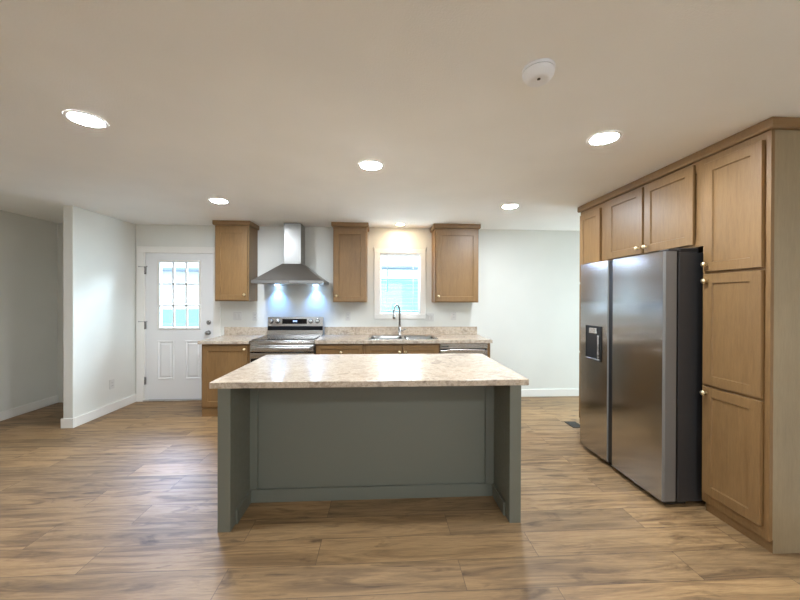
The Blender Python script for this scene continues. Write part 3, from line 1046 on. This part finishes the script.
# ------------------------------------------------------------------ ceiling fittings
LIGHTS = [
    (-1.673, 1.998, 0.108, 'round recessed ceiling light over the open floor left of the island'),
    (-0.085, 2.552, 0.084, 'round recessed ceiling light above the middle of the island'),
    (1.387, 2.035, 0.108, 'round recessed ceiling light in front of the pantry and fridge'),
    (-1.690, 3.580, 0.084, 'round recessed ceiling light in front of the back door cabinet'),
    (1.388, 3.586, 0.084, 'round recessed ceiling light in front of the dishwasher'),
    (-0.085, -0.60, 0.1, 'added unseen ceiling light behind the camera, over the middle of the room'),  # this and the next two are unseen, added to brighten floor and ceiling
    (1.390, -0.45, 0.1, 'added unseen ceiling light behind the camera on the pantry side'),
    (0.900, -2.30, 0.1, 'added unseen ceiling light near the rear wall opening'),
    (0.245, 4.545, 0.075, 'round recessed ceiling light right above the sink window'),
]
for x, y, rad, lab in LIGHTS:
    rad = 0.082 if y < 4.4 else 0.055
    r = thing('recessed_light', lab, 'ceiling light', (x, y, C), 'recessed ceiling lights')
    MB().lathe((x, y, C - 0.0002), (0, 0, -1), [(rad + 0.014, 0), (rad + 0.013, 0.004), (rad, 0.007), (rad - 0.006, 0.003)], 36, cap=False).build('trim_ring', M['trim'], r)
    MB().lathe((x, y, C - 0.0005), (0, 0, -1), [(rad - 0.006, 0), (rad - 0.008, 0.0048), (rad - 0.018, 0.0076), (rad - 0.036, 0.0094)], 36).build('lens', M['lamp'] if y < 4.4 else M['sinklamp'], r)

r = thing('smoke_detector', 'white domed smoke detector on the ceiling', 'smoke detector', (0.684, 1.444, C))
sx, sy = 0.684, 1.444
MB().lathe((sx, sy, C - 0.0002), (0, 0, -1), [(0.068, 0), (0.068, 0.010), (0.066, 0.012)], 40).build('mounting_base', M['detector'], r)
cv = MB().lathe((sx, sy, C - 0.0122), (0, 0, -1), [(0.064, 0), (0.067, 0.005), (0.064, 0.018), (0.050, 0.036), (0.045, 0.0385), (0.030, 0.040), (0.028, 0.038), (0.004, 0.039)], 40).build('cover', M['detector'], r)
MB().lathe((sx, sy, C - 0.0118), (0, 0, -1), [(0.0645, 0), (0.0645, 0.0012)], 40).build('vent_slot', M['slot'], cv)
b = MB()
for k in range(14):
    a0 = math.radians(190 + 12 * k)
    rr = 0.0645
    p = Vector((sx + rr * math.cos(a0), sy + rr * math.sin(a0), C - 0.0225))
    tt = Vector((-math.sin(a0), math.cos(a0), 0)) * 0.005
    nn = Vector((math.cos(a0), math.sin(a0), 0)) * 0.003
    zz = Vector((0, 0, 0.0014))
    b.loft([[p - tt - nn - zz, p + tt - nn - zz, p + tt + nn * 0.1 - zz, p - tt + nn * 0.1 - zz], [p - tt - nn + zz, p + tt - nn + zz, p + tt + nn * 0.1 + zz, p - tt + nn * 0.1 + zz]])
b.build('grille', M['slot'], cv)
MB().lathe((sx - 0.004, sy - 0.012, C - 0.0505), (0, 0, -1), [(0.007, 0), (0.007, 0.0022), (0.005, 0.003)], 16).build('test_button', M['slot'], cv)

# ------------------------------------------------------------------ wall plates, floor register


def back_plate(x, z, w, label, kind, switches=0, outlets=0):
    name = 'light_switch' if kind == 'switch' else 'wall_outlet'
    r = thing(name, label, kind, (x, D, z), 'switches and outlets on the back wall')
    MB().box(x - w / 2, x + w / 2, D - 0.007, D - 0.0005, z - 0.058, z + 0.058, 0.0025).build('plate', M['plate'], r)
    n = max(switches, outlets)
    for k in range(n):
        xx = x + (k - (n - 1) / 2) * 0.046
        if switches:
            b = MB()
            b.loft([[(xx - 0.016, D - 0.0072, z - 0.033), (xx + 0.016, D - 0.0072, z - 0.033), (xx + 0.016, D - 0.0072, z + 0.033), (xx - 0.016, D - 0.0072, z + 0.033)],
                    [(xx - 0.015, D - 0.009, z - 0.032), (xx + 0.015, D - 0.009, z - 0.032), (xx + 0.015, D - 0.013, z + 0.032), (xx - 0.015, D - 0.013, z + 0.032)]])
            b.build('rocker', M['plate'], r)
        else:
            for s in (-0.019, 0.019):
                f = MB().box(xx - 0.016, xx + 0.016, D - 0.010, D - 0.0068, z + s - 0.015, z + s + 0.015, 0.003).build('socket', M['plate'], r)
                b = MB()
                for q2 in (-0.006, 0.006):
                    b.box(xx + q2 - 0.0013, xx + q2 + 0.0013, D - 0.0108, D - 0.0098, z + s - 0.003, z + s + 0.006)
                b.build('slots', M['slot'], f)


back_plate(-2.005, 1.178, 0.115, 'white double switch plate between the back door and the range', 'switch', switches=2)
back_plate(-1.765, 1.172, 0.072, 'single white outlet left of the range under the wall cabinet', 'outlet', outlets=1)
back_plate(-0.475, 1.172, 0.072, 'single white outlet between the range and the window', 'outlet', outlets=1)
back_plate(0.690, 1.160, 0.118, 'white double switch plate beside the window trim', 'switch', switches=2)
back_plate(1.035, 1.178, 0.072, 'single white outlet under the widest wall cabinet', 'outlet', outlets=1)

wx, wy, wz = -3.371, 4.385, 0.345
r = thing('wall_outlet', 'white outlet low on the partition wall by the back door', 'outlet', (wx, wy, wz))
MB().box(wx + 0.0005, wx + 0.007, wy - 0.036, wy + 0.036, wz - 0.058, wz + 0.058, 0.0025).build('plate', M['plate'], r)
for s in (-0.019, 0.019):
    f = MB().box(wx + 0.0068, wx + 0.010, wy - 0.016, wy + 0.016, wz + s - 0.015, wz + s + 0.015, 0.003).build('socket', M['plate'], r)
    b = MB()
    for q2 in (-0.006, 0.006):
        b.box(wx + 0.0098, wx + 0.0108, wy + q2 - 0.0013, wy + q2 + 0.0013, wz + s - 0.003, wz + s + 0.006)
    b.build('slots', M['slot'], f)

r = thing('floor_register', 'dark floor register beside the far pantry cabinet', 'floor vent', (2.12, 3.70, 0))
MB().box(2.115, 2.245, 3.60, 3.78, 0.0005, 0.006, 0.002).build('frame', M['register'], r)
b = MB()
for k in range(8):
    b.box(2.130, 2.230, 3.615 + 0.02 * k, 3.627 + 0.02 * k, 0.0062, 0.0075)
b.build('louvres', M['slot'], r)

for o in bpy.data.objects:
    if '_o' in o:
        del o['_o']
